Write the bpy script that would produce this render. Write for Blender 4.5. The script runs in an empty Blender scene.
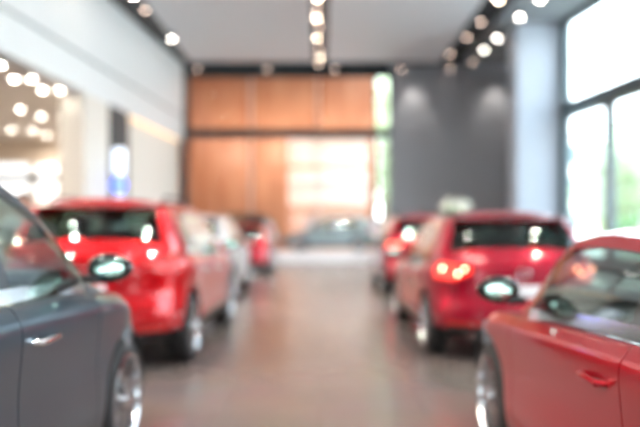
import bpy, bmesh, math, random
from mathutils import Vector, Matrix
from mathutils.bvhtree import BVHTree
random.seed(7)
S = bpy.context.scene
C = S.collection
PI = math.pi
F, CXP, HY, CAMH = 650.0, 320.0, 231.0, 1.36

# ------------------------------------------------------------------ materials
def mat(name, col, rough=.5, metal=0., coat=0., coat_rough=.03, emit=None, estr=0., noise=0., nscale=8., ior=None):
    m = bpy.data.materials.new(name); m.use_nodes = True
    nt = m.node_tree; b = nt.nodes['Principled BSDF']
    c = (*col, 1)
    b.inputs['Base Color'].default_value = c
    b.inputs['Roughness'].default_value = rough
    b.inputs['Metallic'].default_value = metal
    b.inputs['Coat Weight'].default_value = coat
    b.inputs['Coat Roughness'].default_value = coat_rough
    if ior: b.inputs['IOR'].default_value = ior
    if emit:
        b.inputs['Emission Color'].default_value = (*emit, 1)
        b.inputs['Emission Strength'].default_value = estr
    if noise > 0:
        tc = nt.nodes.new('ShaderNodeTexCoord'); n = nt.nodes.new('ShaderNodeTexNoise')
        n.inputs['Scale'].default_value = nscale; n.inputs['Detail'].default_value = 3
        nt.links.new(tc.outputs['Object'], n.inputs['Vector'])
        mx = nt.nodes.new('ShaderNodeMix'); mx.data_type = 'RGBA'
        mx.inputs[6].default_value = tuple(max(0, v*(1-noise)) for v in col)+(1,)
        mx.inputs[7].default_value = tuple(min(1, v*(1+noise)) for v in col)+(1,)
        nt.links.new(n.outputs['Fac'], mx.inputs[0]); nt.links.new(mx.outputs[2], b.inputs['Base Color'])
    return m

def paint(name, col, metal=.35, rough=.35, clad=0.0):
    """car paint with flake grain under clear coat; below 'clad' metres the panel is unpainted black plastic"""
    m = mat(name, col, rough, metal, 1.0, .02)
    nt = m.node_tree; b = nt.nodes['Principled BSDF']; b.inputs['Specular IOR Level'].default_value = .15; b.inputs['Coat IOR'].default_value = 1.62
    tc = nt.nodes.new('ShaderNodeTexCoord')
    n = nt.nodes.new('ShaderNodeTexNoise'); n.inputs['Scale'].default_value = 900
    nt.links.new(tc.outputs['Object'], n.inputs['Vector'])
    mx = nt.nodes.new('ShaderNodeMix'); mx.data_type = 'RGBA'
    mx.inputs[6].default_value = tuple(v*.85 for v in col)+(1,); mx.inputs[7].default_value = tuple(min(1, v*1.15) for v in col)+(1,)
    nt.links.new(n.outputs['Fac'], mx.inputs[0])
    out = mx.outputs[2]
    if clad > 0:
        sp = nt.nodes.new('ShaderNodeSeparateXYZ'); nt.links.new(tc.outputs['Object'], sp.inputs[0])
        lt = nt.nodes.new('ShaderNodeMath'); lt.operation = 'LESS_THAN'; lt.inputs[1].default_value = clad
        nt.links.new(sp.outputs[2], lt.inputs[0])
        m2 = nt.nodes.new('ShaderNodeMix'); m2.data_type = 'RGBA'
        m2.inputs[7].default_value = (.012, .012, .013, 1)
        nt.links.new(lt.outputs[0], m2.inputs[0]); nt.links.new(out, m2.inputs[6]); out = m2.outputs[2]
        inv = nt.nodes.new('ShaderNodeMath'); inv.operation = 'SUBTRACT'; inv.inputs[0].default_value = 1
        nt.links.new(lt.outputs[0], inv.inputs[1]); nt.links.new(inv.outputs[0], b.inputs['Coat Weight'])
    nt.links.new(out, b.inputs['Base Color'])
    return m

def glass(name, tint, refl=1.0, ior=1.5):
    m = bpy.data.materials.new(name); m.use_nodes = True
    nt = m.node_tree; nt.nodes.clear()
    o = nt.nodes.new('ShaderNodeOutputMaterial'); t = nt.nodes.new('ShaderNodeBsdfTransparent')
    g = nt.nodes.new('ShaderNodeBsdfGlossy'); fr = nt.nodes.new('ShaderNodeFresnel'); mx = nt.nodes.new('ShaderNodeMixShader')
    t.inputs[0].default_value = (*tint, 1); g.inputs['Roughness'].default_value = .01
    g.inputs[0].default_value = (refl, refl, refl, 1)
    fr.inputs[0].default_value = ior
    # the same value seen from either face of the sheet
    geo = nt.nodes.new('ShaderNodeNewGeometry')
    nt.links.new(fr.outputs[0], mx.inputs[0]); nt.links.new(t.outputs[0], mx.inputs[1]); nt.links.new(g.outputs[0], mx.inputs[2])
    # flip the IOR on the back face so a thin sheet reflects alike
    mm = nt.nodes.new('ShaderNodeMix'); mm.data_type = 'FLOAT'
    mm.inputs[2].default_value = ior; mm.inputs[3].default_value = 1/ior*1.0
    nt.links.new(geo.outputs['Backfacing'], mm.inputs[0])
    nt.links.new(mm.outputs[0], fr.inputs[0])
    nt.links.new(mx.outputs[0], o.inputs[0])
    return m

RED = (.34, .0015, .010)
M = {}
M['red'] = paint('red_paint', RED, .5, .3)
M['red_clad'] = paint('red_paint_cladding', (.52, .0018, .006), .4, .33, .40)
M['deep_red'] = paint('deep_red_paint', (.36, .002, .015), .5, .32, .30)
M['crimson'] = paint('crimson_paint', (.34, .0015, .020), .5, .32, .36)
M['grey'] = paint('grey_paint', (.045, .072, .095), .6, .33, .30)
M['silver'] = paint('silver_paint', (.62, .62, .64), .6, .3, .34)
M['pale'] = paint('pale_silver_paint', (.30, .40, .43), .5, .3, .30)
M['dark'] = paint('dark_blue_paint', (.02, .035, .045), .4, .3, .34)
M['rubber'] = mat('tyre_rubber', (.012, .012, .013), .75)
M['black'] = mat('black_plastic', (.012, .012, .013), .5)
M['gloss_black'] = mat('gloss_black_trim', (.008, .008, .009), .15, coat=.6)
M['chrome'] = mat('chrome', (.82, .83, .85), .12, 1.)
M['rim'] = mat('alloy', (.62, .63, .65), .22, 1.)
M['steel'] = mat('brake_steel', (.35, .35, .36), .35, 1.)
M['taillens'] = mat('tail_lens', (.55, .005, .005), .1, coat=1., emit=(1, .03, .015), estr=.08)
M['taillit'] = mat('tail_lens_lit', (.6, .01, .005), .1, coat=1., emit=(1, .03, .015), estr=1.4)
M['bulb'] = mat('tail_bulb', (1, .4, .25), .3, emit=(1, .30, .18), estr=24.)
M['headlens'] = mat('head_lens', (.55, .6, .65), .08, .6, coat=1.)
M['mirrorglass'] = mat('mirror_glass', (.42, .60, .52), .02, 1.)
M['carglass'] = glass('car_glass', (.80, .87, .85))
M['privacy'] = glass('privacy_glass', (.46, .54, .50))
M['seat'] = mat('seat_leather', (.32, .27, .22), .5)
M['seatdark'] = mat('seat_cloth', (.03, .03, .032), .7)
M['interior'] = mat('interior_plastic', (.035, .033, .032), .6)
M['plate'] = mat('number_plate_blank', (.75, .77, .8), .4)
M['ceilpanel'] = mat('ceiling_panel', (.80, .82, .84), .6, noise=.02, nscale=.7)
M['darkceil'] = mat('dark_ceiling_trough', (.022, .024, .026), .5)
M['greyceil'] = mat('grey_ceiling', (.30, .33, .34), .6)
M['white'] = mat('white_wall_panel', (.88, .91, .91), .35, noise=.02, nscale=1.2)
M['cream'] = mat('cream_wall', (.86, .80, .72), .5)
M['beige'] = mat('beige_wall', (.72, .62, .52), .5)
M['taupe'] = mat('taupe_wall', (.50, .44, .385), .5)
M['passage'] = mat('passage_plaster', (.84, .76, .71), .6)
M['peach'] = mat('peach_panel', (.60, .38, .28), .6)
M['seam'] = mat('grey_green_seam', (.22, .27, .26), .4)
M['greywall'] = mat('grey_wall', (.42, .44, .475), .55, noise=.06, nscale=2.)
M['greywall2'] = mat('pale_grey_pillar', (.60, .66, .74), .55, noise=.03, nscale=2.)
M['frame'] = mat('dark_window_frame', (.04, .052, .058), .4, .3)
M['tealframe'] = mat('teal_grey_window_frame', (.11, .16, .175), .4, .3)
M['mullion'] = mat('pale_mullion', (.75, .68, .64), .4)
M['winglass'] = glass('window_glass', (.95, .98, .98), .8, 1.3)
M['platform'] = mat('platform_white', (.8, .8, .82), .3)
M['skin'] = mat('skin', (.55, .32, .24), .55)
M['lamp'] = mat('lamp_warm', (1, 1, 1), .5, emit=(1, .80, .60), estr=55.)
M['lampw'] = mat('lamp_white', (1, 1, 1), .5, emit=(1, .93, .84), estr=55.)
M['lampdim'] = mat('lamp_dim', (1, 1, 1), .5, emit=(1, .74, .60), estr=14.)
M['downlamp'] = mat('downlight_lamp', (1, 1, 1), .5, emit=(1, .92, .80), estr=45.)
M['housing'] = mat('lamp_housing', (.03, .03, .032), .4)
M['whitehousing'] = mat('lamp_housing_white', (.7, .7, .7), .4)
M['lightbox'] = mat('lightbox_white', (1, 1, 1), .4, emit=(.86, .93, 1), estr=1.05)
M['bluesign'] = mat('sign_blue_light', (.02, .05, .8), .4, emit=(.10, .16, 1), estr=4.0)
M['paleblue'] = mat('sign_pale_light', (.8, .85, 1), .4, emit=(.80, .88, 1), estr=1.7)
M['cove'] = mat('cove_light', (1, .8, .6), .4, emit=(1, .66, .36), estr=1.0)
M['petal'] = mat('white_petal', (.85, .86, .78), .6)
M['leaf'] = mat('leaf_green', (.10, .26, .06), .6, noise=.4, nscale=3)
M['leafy'] = mat('leaf_light_green', (.50, .60, .36), .6, noise=.3, nscale=2)
M['bark'] = mat('bark', (.16, .11, .08), .8)
M['hairdark'] = mat('hair', (.03, .02, .015), .6)

for k_ in ('lamp', 'lampw', 'lampdim', 'downlamp', 'taillens', 'taillit', 'bulb', 'bluesign', 'paleblue'):
    M[k_].cycles.emission_sampling = 'NONE'

for k_ in ('taillens', 'taillit', 'headlens'):      # faceted reflector pattern inside the lenses
    nt_ = M[k_].node_tree; tc_ = nt_.nodes.new('ShaderNodeTexCoord'); vo = nt_.nodes.new('ShaderNodeTexVoronoi'); vo.inputs['Scale'].default_value = 38
    bu = nt_.nodes.new('ShaderNodeBump'); bu.inputs['Strength'].default_value = 1.; bu.inputs['Distance'].default_value = .012
    nt_.links.new(tc_.outputs['Object'], vo.inputs['Vector']); nt_.links.new(vo.outputs['Distance'], bu.inputs['Height'])
    for i_ in ('Normal', 'Coat Normal'): nt_.links.new(bu.outputs[0], nt_.nodes['Principled BSDF'].inputs[i_])

def wood_panel():
    m = mat('orange_wood_panels', (.62, .27, .10), .4)
    nt = m.node_tree; b = nt.nodes['Principled BSDF']
    tc = nt.nodes.new('ShaderNodeTexCoord'); mp = nt.nodes.new('ShaderNodeMapping')
    mp.inputs['Scale'].default_value = (2.0, 1, .35)
    n = nt.nodes.new('ShaderNodeTexNoise'); n.inputs['Scale'].default_value = 1.6; n.inputs['Detail'].default_value = 5
    cr = nt.nodes.new('ShaderNodeValToRGB')
    cr.color_ramp.elements[0].position = .3; cr.color_ramp.elements[0].color = (.50, .165, .075, 1)
    cr.color_ramp.elements[1].position = .75; cr.color_ramp.elements[1].color = (.66, .29, .16, 1)
    nt.links.new(tc.outputs['Object'], mp.inputs[0]); nt.links.new(mp.outputs[0], n.inputs['Vector'])
    nt.links.new(n.outputs['Fac'], cr.inputs[0]); nt.links.new(cr.outputs[0], b.inputs['Base Color'])
    return m
M['wood'] = wood_panel()

def floor_mat():
    m = mat('polished_floor_tiles', (.3, .22, .19), .22)
    nt = m.node_tree; b = nt.nodes['Principled BSDF']
    tc = nt.nodes.new('ShaderNodeTexCoord')
    br = nt.nodes.new('ShaderNodeTexBrick'); br.offset = 0
    br.inputs['Scale'].default_value = 1.0; br.inputs['Brick Width'].default_value = .8; br.inputs['Row Height'].default_value = .8
    br.inputs['Mortar Size'].default_value = .004
    br.inputs['Color1'].default_value = (.185, .150, .136, 1); br.inputs['Color2'].default_value = (.170, .139, .126, 1)
    br.inputs['Mortar'].default_value = (.14, .11, .10, 1)
    nt.links.new(tc.outputs['Object'], br.inputs['Vector'])
    n = nt.nodes.new('ShaderNodeTexNoise'); n.inputs['Scale'].default_value = 1.3; n.inputs['Detail'].default_value = 6
    nt.links.new(tc.outputs['Object'], n.inputs['Vector'])
    mx = nt.nodes.new('ShaderNodeMix'); mx.data_type = 'RGBA'; mx.blend_type = 'MULTIPLY'; mx.inputs[0].default_value = .3
    nt.links.new(br.outputs[0], mx.inputs[6]); nt.links.new(n.outputs['Color'], mx.inputs[7])
    nt.links.new(mx.outputs[2], b.inputs['Base Color'])
    mr = nt.nodes.new('ShaderNodeMapRange'); mr.inputs[3].default_value = .16; mr.inputs[4].default_value = .30
    nt.links.new(n.outputs['Fac'], mr.inputs[0]); nt.links.new(mr.outputs[0], b.inputs['Roughness'])
    return m
M['floor'] = floor_mat()
M['pavement'] = mat('outdoor_paving', (.62, .60, .56), .8, noise=.1, nscale=1.)

# ------------------------------------------------------------------ helpers
def smooth(me, ang=35):
    me.polygons.foreach_set('use_smooth', [True]*len(me.polygons))
    me.set_sharp_from_angle(angle=math.radians(ang))

def obj(name, bm, m, parent=None, sm=True, ang=35):
    me = bpy.data.meshes.new(name)
    if isinstance(bm, bpy.types.Mesh): me = bm; me.name = name
    else: bm.to_mesh(me); bm.free()
    if m is not None:
        me.materials.clear(); me.materials.append(m)
    if sm: smooth(me, ang)
    o = bpy.data.objects.new(name, me); C.objects.link(o)
    if parent: o.parent = parent
    return o
def empty(name, loc=(0,0,0), rz=0):
    o = bpy.data.objects.new(name, None); C.objects.link(o)
    o.location = loc; o.rotation_euler = (0, 0, rz); o.empty_display_size = .2
    return o
def tag(o, label, cat, group=None):
    o['label'] = label; o['category'] = cat
    if group: o['group'] = group
    return o
def struct(o, label=None):
    o['kind'] = 'structure'
    if label: o['label'] = label
    return o
def box(bm, x0, x1, y0, y1, z0, z1, bev=0.):
    r = bmesh.ops.create_cube(bm, size=1)
    vs = r['verts']
    for v in vs:
        v.co = Vector(((x0+x1)/2+v.co.x*(x1-x0), (y0+y1)/2+v.co.y*(y1-y0), (z0+z1)/2+v.co.z*(z1-z0)))
    if bev > 0:
        es = list({e for v in vs for e in v.link_edges})
        bmesh.ops.bevel(bm, geom=es, offset=bev, segments=3, affect='EDGES', profile=.5)
    return bm
def nbox(*a, bev=0.):
    return box(bmesh.new(), *a, bev=bev)
def prism(pts, axis, a, b):
    """closed prism: polygon pts in the two other axes, extruded along axis from a to b"""
    bm = bmesh.new()
    def mk(p, t):
        if axis == 'x': return (t, p[0], p[1])
        if axis == 'y': return (p[0], t, p[1])
        return (p[0], p[1], t)
    v0 = [bm.verts.new(mk(p, a)) for p in pts]; v1 = [bm.verts.new(mk(p, b)) for p in pts]
    n = len(pts)
    bm.faces.new(v0); bm.faces.new(v1[::-1])
    for i in range(n): bm.faces.new((v0[i], v1[i], v1[(i+1) % n], v0[(i+1) % n]))
    bmesh.ops.recalc_face_normals(bm, faces=bm.faces)
    return bm
def cyl(bm, c, r, depth, axis='z', seg=24, r2=None, mat4=None):
    rot = {'z': Matrix(), 'x': Matrix.Rotation(PI/2, 4, 'Y'), 'y': Matrix.Rotation(PI/2, 4, 'X')}[axis]
    bmesh.ops.create_cone(bm, cap_ends=True, segments=seg, radius1=r, radius2=r if r2 is None else r2, depth=depth,
                          matrix=Matrix.Translation(c) @ (mat4 or rot))
    return bm
def lathe(bm, prof, axis='z', seg=40, c=(0,0,0)):
    rings = []
    for k in range(seg):
        a = 2*PI*k/seg; ring = []
        for r, h in prof:
            if axis == 'x': p = (h, r*math.cos(a), r*math.sin(a))
            else: p = (r*math.cos(a), r*math.sin(a), h)
            ring.append(bm.verts.new((p[0]+c[0], p[1]+c[1], p[2]+c[2])))
        rings.append(ring)
    for k in range(seg):
        A, B = rings[k], rings[(k+1) % seg]
        for i in range(len(prof)-1):
            try: bm.faces.new((A[i], B[i], B[i+1], A[i+1]))
            except ValueError: pass
    bmesh.ops.remove_doubles(bm, verts=bm.verts, dist=1e-6)
    bmesh.ops.recalc_face_normals(bm, faces=bm.faces)
    return bm
def tube(bm, pts, r, seg=8, closed=False):
    pts = [Vector(p) for p in pts]; n = len(pts); rings = []
    for i, p in enumerate(pts):
        d = (pts[(i+1) % n] - pts[i-1]) if closed else (pts[min(i+1, n-1)] - pts[max(i-1, 0)])
        d.normalize(); up = Vector((0, 0, 1)) if abs(d.z) < .9 else Vector((1, 0, 0))
        u = d.cross(up).normalized(); v = d.cross(u)
        rr = r[i] if isinstance(r, (list, tuple)) else r
        rings.append([bm.verts.new(p + (u*math.cos(2*PI*k/seg)+v*math.sin(2*PI*k/seg))*rr) for k in range(seg)])
    for i in range(n if closed else n-1):
        A, B = rings[i], rings[(i+1) % n]
        for k in range(seg): bm.faces.new((A[k], A[(k+1) % seg], B[(k+1) % seg], B[k]))
    if not closed: bm.faces.new(rings[0][::-1]); bm.faces.new(rings[-1])
    bmesh.ops.recalc_face_normals(bm, faces=bm.faces)
    return bm
def pchip(pts):
    xs = [p[0] for p in pts]; ys = [p[1] for p in pts]; n = len(xs)
    d = [(ys[i+1]-ys[i])/(xs[i+1]-xs[i]) for i in range(n-1)]
    m = [d[0]]+[0 if d[i-1]*d[i] <= 0 else 2*d[i-1]*d[i]/(d[i-1]+d[i]) for i in range(1, n-1)]+[d[-1]]
    def f(x):
        if x <= xs[0]: return ys[0]
        if x >= xs[-1]: return ys[-1]
        i = 0
        while x > xs[i+1]: i += 1
        h = xs[i+1]-xs[i]; t = (x-xs[i])/h
        return ((1+2*t)*(1-t)**2*ys[i] + t*(1-t)**2*h*m[i] + t*t*(3-2*t)*ys[i+1] + t*t*(t-1)*h*m[i+1])
    return f
def sstep(a, b, x):
    t = max(0, min(1, (x-a)/(b-a))); return t*t*(3-2*t)
def evald(me, mods):
    """mesh with modifiers applied; mods: list of (type, dict, cutter bmesh or None)"""
    o = bpy.data.objects.new('work', me); C.objects.link(o); tmp = []
    for ty, kw, cut in mods:
        md = o.modifiers.new('m', ty)
        for k, v in kw.items(): setattr(md, k, v)
        if cut is not None:
            cm = bpy.data.meshes.new('cut'); cut.to_mesh(cm)
            co = bpy.data.objects.new('cut', cm); C.objects.link(co); md.object = co; tmp.append((co, cm))
    bpy.context.view_layer.update()
    dg = bpy.context.evaluated_depsgraph_get()
    r = bpy.data.meshes.new_from_object(o.evaluated_get(dg))
    bpy.data.objects.remove(o)
    for co, cm in tmp: bpy.data.objects.remove(co); bpy.data.meshes.remove(cm)
    return r
def boolean(me, cut, op):
    return evald(me, [('BOOLEAN', dict(operation=op, solver='EXACT'), cut)])
def join_bm(*bms):
    out = bmesh.new()
    for b in bms:
        t = bpy.data.meshes.new('t'); b.to_mesh(t); out.from_mesh(t); bpy.data.meshes.remove(t)
    return out
def copy_tree(o, parent=None):
    c = o.copy(); C.objects.link(c); c.parent = parent
    for ch in list(o.children): copy_tree(ch, c)
    return c

# ------------------------------------------------------------------ car builder
# local frame: y=0 rear bumper, +y forward, x right, z up from the ground
SUV = dict(L=4.55, hw=.92, wb=(.88, 3.60), wr=.360,
    ztop=[(0, 1.17), (.5, 1.17), (1.5, 1.13), (2.8, 1.10), (3.2, 1.08), (3.7, 1.03), (4.2, .95), (4.55, .84)],
    zbot=[(0, .34), (.5, .26), (1.2, .22), (3.2, .22), (4.1, .24), (4.55, .30)],
    roof=[(.10, 1.13), (.18, 1.27), (.32, 1.48), (.46, 1.63), (.62, 1.695), (1.2, 1.725), (1.8, 1.735), (2.3, 1.71), (2.68, 1.61), (3.08, 1.39), (3.56, 1.07)],
    rear_glass=(.19, .46), wind=(2.62, 3.50), dlo=(.70, 3.28), breaks=(1.30, 2.20), pilr=[(.4, .30), (.7, .22), (1.0, .09), (1.3, .055)],
    bowf=.32, bowr=.16, tumble=.42, tail=(.98, 1.16, .36), gate=(.60, 1.30), rearglass_z=1.24, rails=True, spoiler=True)
HATCH = dict(L=4.35, hw=.90, wb=(.84, 3.50), wr=.335,
    ztop=[(0, 1.09), (.5, 1.08), (1.5, 1.02), (2.8, .99), (3.2, .97), (3.7, .93), (4.1, .86), (4.35, .76)],
    zbot=[(0, .30), (.5, .24), (1.2, .20), (3.2, .20), (4.0, .22), (4.35, .28)],
    roof=[(.12, 1.04), (.22, 1.17), (.38, 1.37), (.56, 1.52), (.74, 1.58), (1.3, 1.61), (1.8, 1.61), (2.15, 1.58), (2.45, 1.49), (2.85, 1.26), (3.30, .99)],
    rear_glass=(.23, .57), wind=(2.40, 3.24), dlo=(.78, 3.02), breaks=(1.22, 2.02), pilr=[(.4, .30), (.75, .22), (1.05, .09), (1.35, .05)],
    bowf=.32, bowr=.18, tumble=.42, tail=(.88, 1.02, .40), gate=(.56, 1.2), rearglass_z=1.14, rails=False, spoiler=True)
SEDAN = dict(L=4.80, hw=.91, wb=(1.02, 3.82), wr=.335,
    ztop=[(0, 1.02), (.4, 1.07), (.9, 1.06), (1.6, 1.03), (2.6, .985), (3.2, .95), (3.7, .925), (4.3, .85), (4.80, .70)],
    zbot=[(0, .28), (.5, .22), (1.2, .18), (3.4, .18), (4.4, .20), (4.80, .26)],
    roof=[(.55, 1.03), (.80, 1.12), (1.10, 1.24), (1.40, 1.31), (1.75, 1.37), (2.1, 1.405), (2.6, 1.425), (2.97, 1.40), (3.22, 1.31), (3.43, 1.15), (3.62, .97)],
    rear_glass=(.66, 1.36), wind=(2.95, 3.56), dlo=(.95, 3.46), breaks=(1.30, 2.02), pilr=[(.8, .20), (1.1, .08), (1.4, .05)],
    bowf=.34, bowr=.25, tumble=.44, tail=(.84, .98, .40), gate=(.50, 1.02), rearglass_z=.0, rails=False, spoiler=False)

def lower_body(sp):
    L, hw = sp['L'], sp['hw']
    zt, zb = pchip(sp['ztop']), pchip(sp['zbot'])
    wf = pchip([(0, .90), (.35, .965), (.9, 1.0), (2.2, .99), (L-1.0, 1.0), (L-.4, .955), (L, .86)])
    side = pchip([(0, .90), (.10, .965), (.3, .985), (.5, .972), (.68, .985), (.86, 1.0), (1.0, .945)])
    rearp = pchip([(0, .10), (.12, .02), (.3, .0), (.42, .05), (.5, .075), (.8, .07), (1, .12)])
    frontp = pchip([(0, .13), (.15, .03), (.4, .0), (.6, .02), (.8, .10), (1, .30)])
    A = [-1, -.95, -.8, -.55, -.28, 0, .28, .55, .8, .95, 1]
    B = [0, .010, .03, .07, .12, .18, .25, .32, .4, .48, .56, .64, .72, .79, .85, .90, .94, .97, .99, 1]
    Cc = [0, .05, .15, .28, .42, .55, .68, .8, .9, .96, 1]
    bm = bmesh.new(); V = {}
    def P(i, j, k):
        if (i, j, k) in V: return V[(i, j, k)]
        a, b, c = A[i], B[j], Cc[k]; y = L*b
        w = hw*wf(y)*side(c)
        x = a*w
        z0, z1 = zb(y), zt(y)
        z = z0+(z1-z0)*c - .05*(abs(a)**3)*sstep(.8, 1, c)
        wr_, wf_ = (1-sstep(0, .8, y)), sstep(L-1.1, L, y)
        yy = y + wr_*(.20*abs(a)**4 + .04*a*a + rearp(c)*(1-sstep(0, .5, y))) - wf_*(.42*abs(a)**3.2 + .10*a*a + frontp(c))
        V[(i, j, k)] = bm.verts.new((x, yy, z)); return V[(i, j, k)]
    nA, nB, nC = len(A)-1, len(B)-1, len(Cc)-1
    for i in range(nA):
        for j in range(nB):
            for k in (0, nC): bm.faces.new((P(i,j,k), P(i+1,j,k), P(i+1,j+1,k), P(i,j+1,k)))
    for j in range(nB):
        for k in range(nC):
            for i in (0, nA): bm.faces.new((P(i,j,k), P(i,j+1,k), P(i,j+1,k+1), P(i,j,k+1)))
    for i in range(nA):
        for k in range(nC):
            for j in (0, nB): bm.faces.new((P(i,j,k), P(i+1,j,k), P(i+1,j,k+1), P(i,j,k+1)))
    bmesh.ops.recalc_face_normals(bm, faces=bm.faces)
    me = bpy.data.meshes.new('b'); bm.to_mesh(me); bm.free()
    return evald(me, [('SUBSURF', dict(levels=2, render_levels=2), None)])

def wheel_parts(r, w=.225):
    rr = r*.72
    t = lathe(bmesh.new(), [(rr, -w/2+.01), (rr+.03, -w/2), (r-.045, -w/2), (r-.012, -w/2+.018), (r, -w/2+.045), (r, -.03), (r-.006, -.028), (r-.006, -.022), (r, -.02),
                            (r, .02), (r-.006, .022), (r-.006, .028), (r, .03), (r, w/2-.045), (r-.012, w/2-.018), (r-.045, w/2), (rr+.03, w/2), (rr, w/2-.01), (rr, -w/2+.01)], 'x', 48)
    rim = lathe(bmesh.new(), [(rr+.012, w/2+.004), (rr-.004, w/2+.008), (rr-.018, w/2-.004), (rr-.03, w/2-.06), (rr-.03, -w/2+.02), (rr+.004, -w/2+.012)], 'x', 48)
    for k in range(5):
        for s in (-1, 1):
            a0 = 2*PI*k/5; a1 = a0+s*.30
            p0 = Vector((w/2-.035, .035*math.cos(a0+s*PI/2)+.05*math.cos(a0), .035*math.sin(a0+s*PI/2)+.05*math.sin(a0)))
            p1 = Vector((w/2-.008, (rr-.012)*math.cos(a1), (rr-.012)*math.sin(a1)))
            d = (p1-p0); n = Vector((0, -math.sin(a1), math.cos(a1)))*.017; ux = Vector((.02, 0, 0))
            vs = [rim.verts.new(p) for p in (p0-n*1.3-ux, p0+n*1.3-ux, p0+n*1.3+ux, p0-n*1.3+ux, p1-n-ux, p1+n-ux, p1+n+ux*.4, p1-n+ux*.4)]
            for f in ((0,1,2,3), (7,6,5,4), (0,4,5,1), (1,5,6,2), (2,6,7,3), (3,7,4,0)): rim.faces.new([vs[q] for q in f])
    cyl(rim, (w/2-.03, 0, 0), .075, .05, 'x', 24)
    bmesh.ops.recalc_face_normals(rim, faces=rim.faces)
    disc = cyl(bmesh.new(), (.01, 0, 0), r*.5, .025, 'x', 32)
    box(disc, -.05, .06, -.06, .06, r*.3, r*.5)
    capb = cyl(bmesh.new(), (w/2+.0, 0, 0), .035, .014, 'x', 20)
    return t, rim, disc, capb

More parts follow.
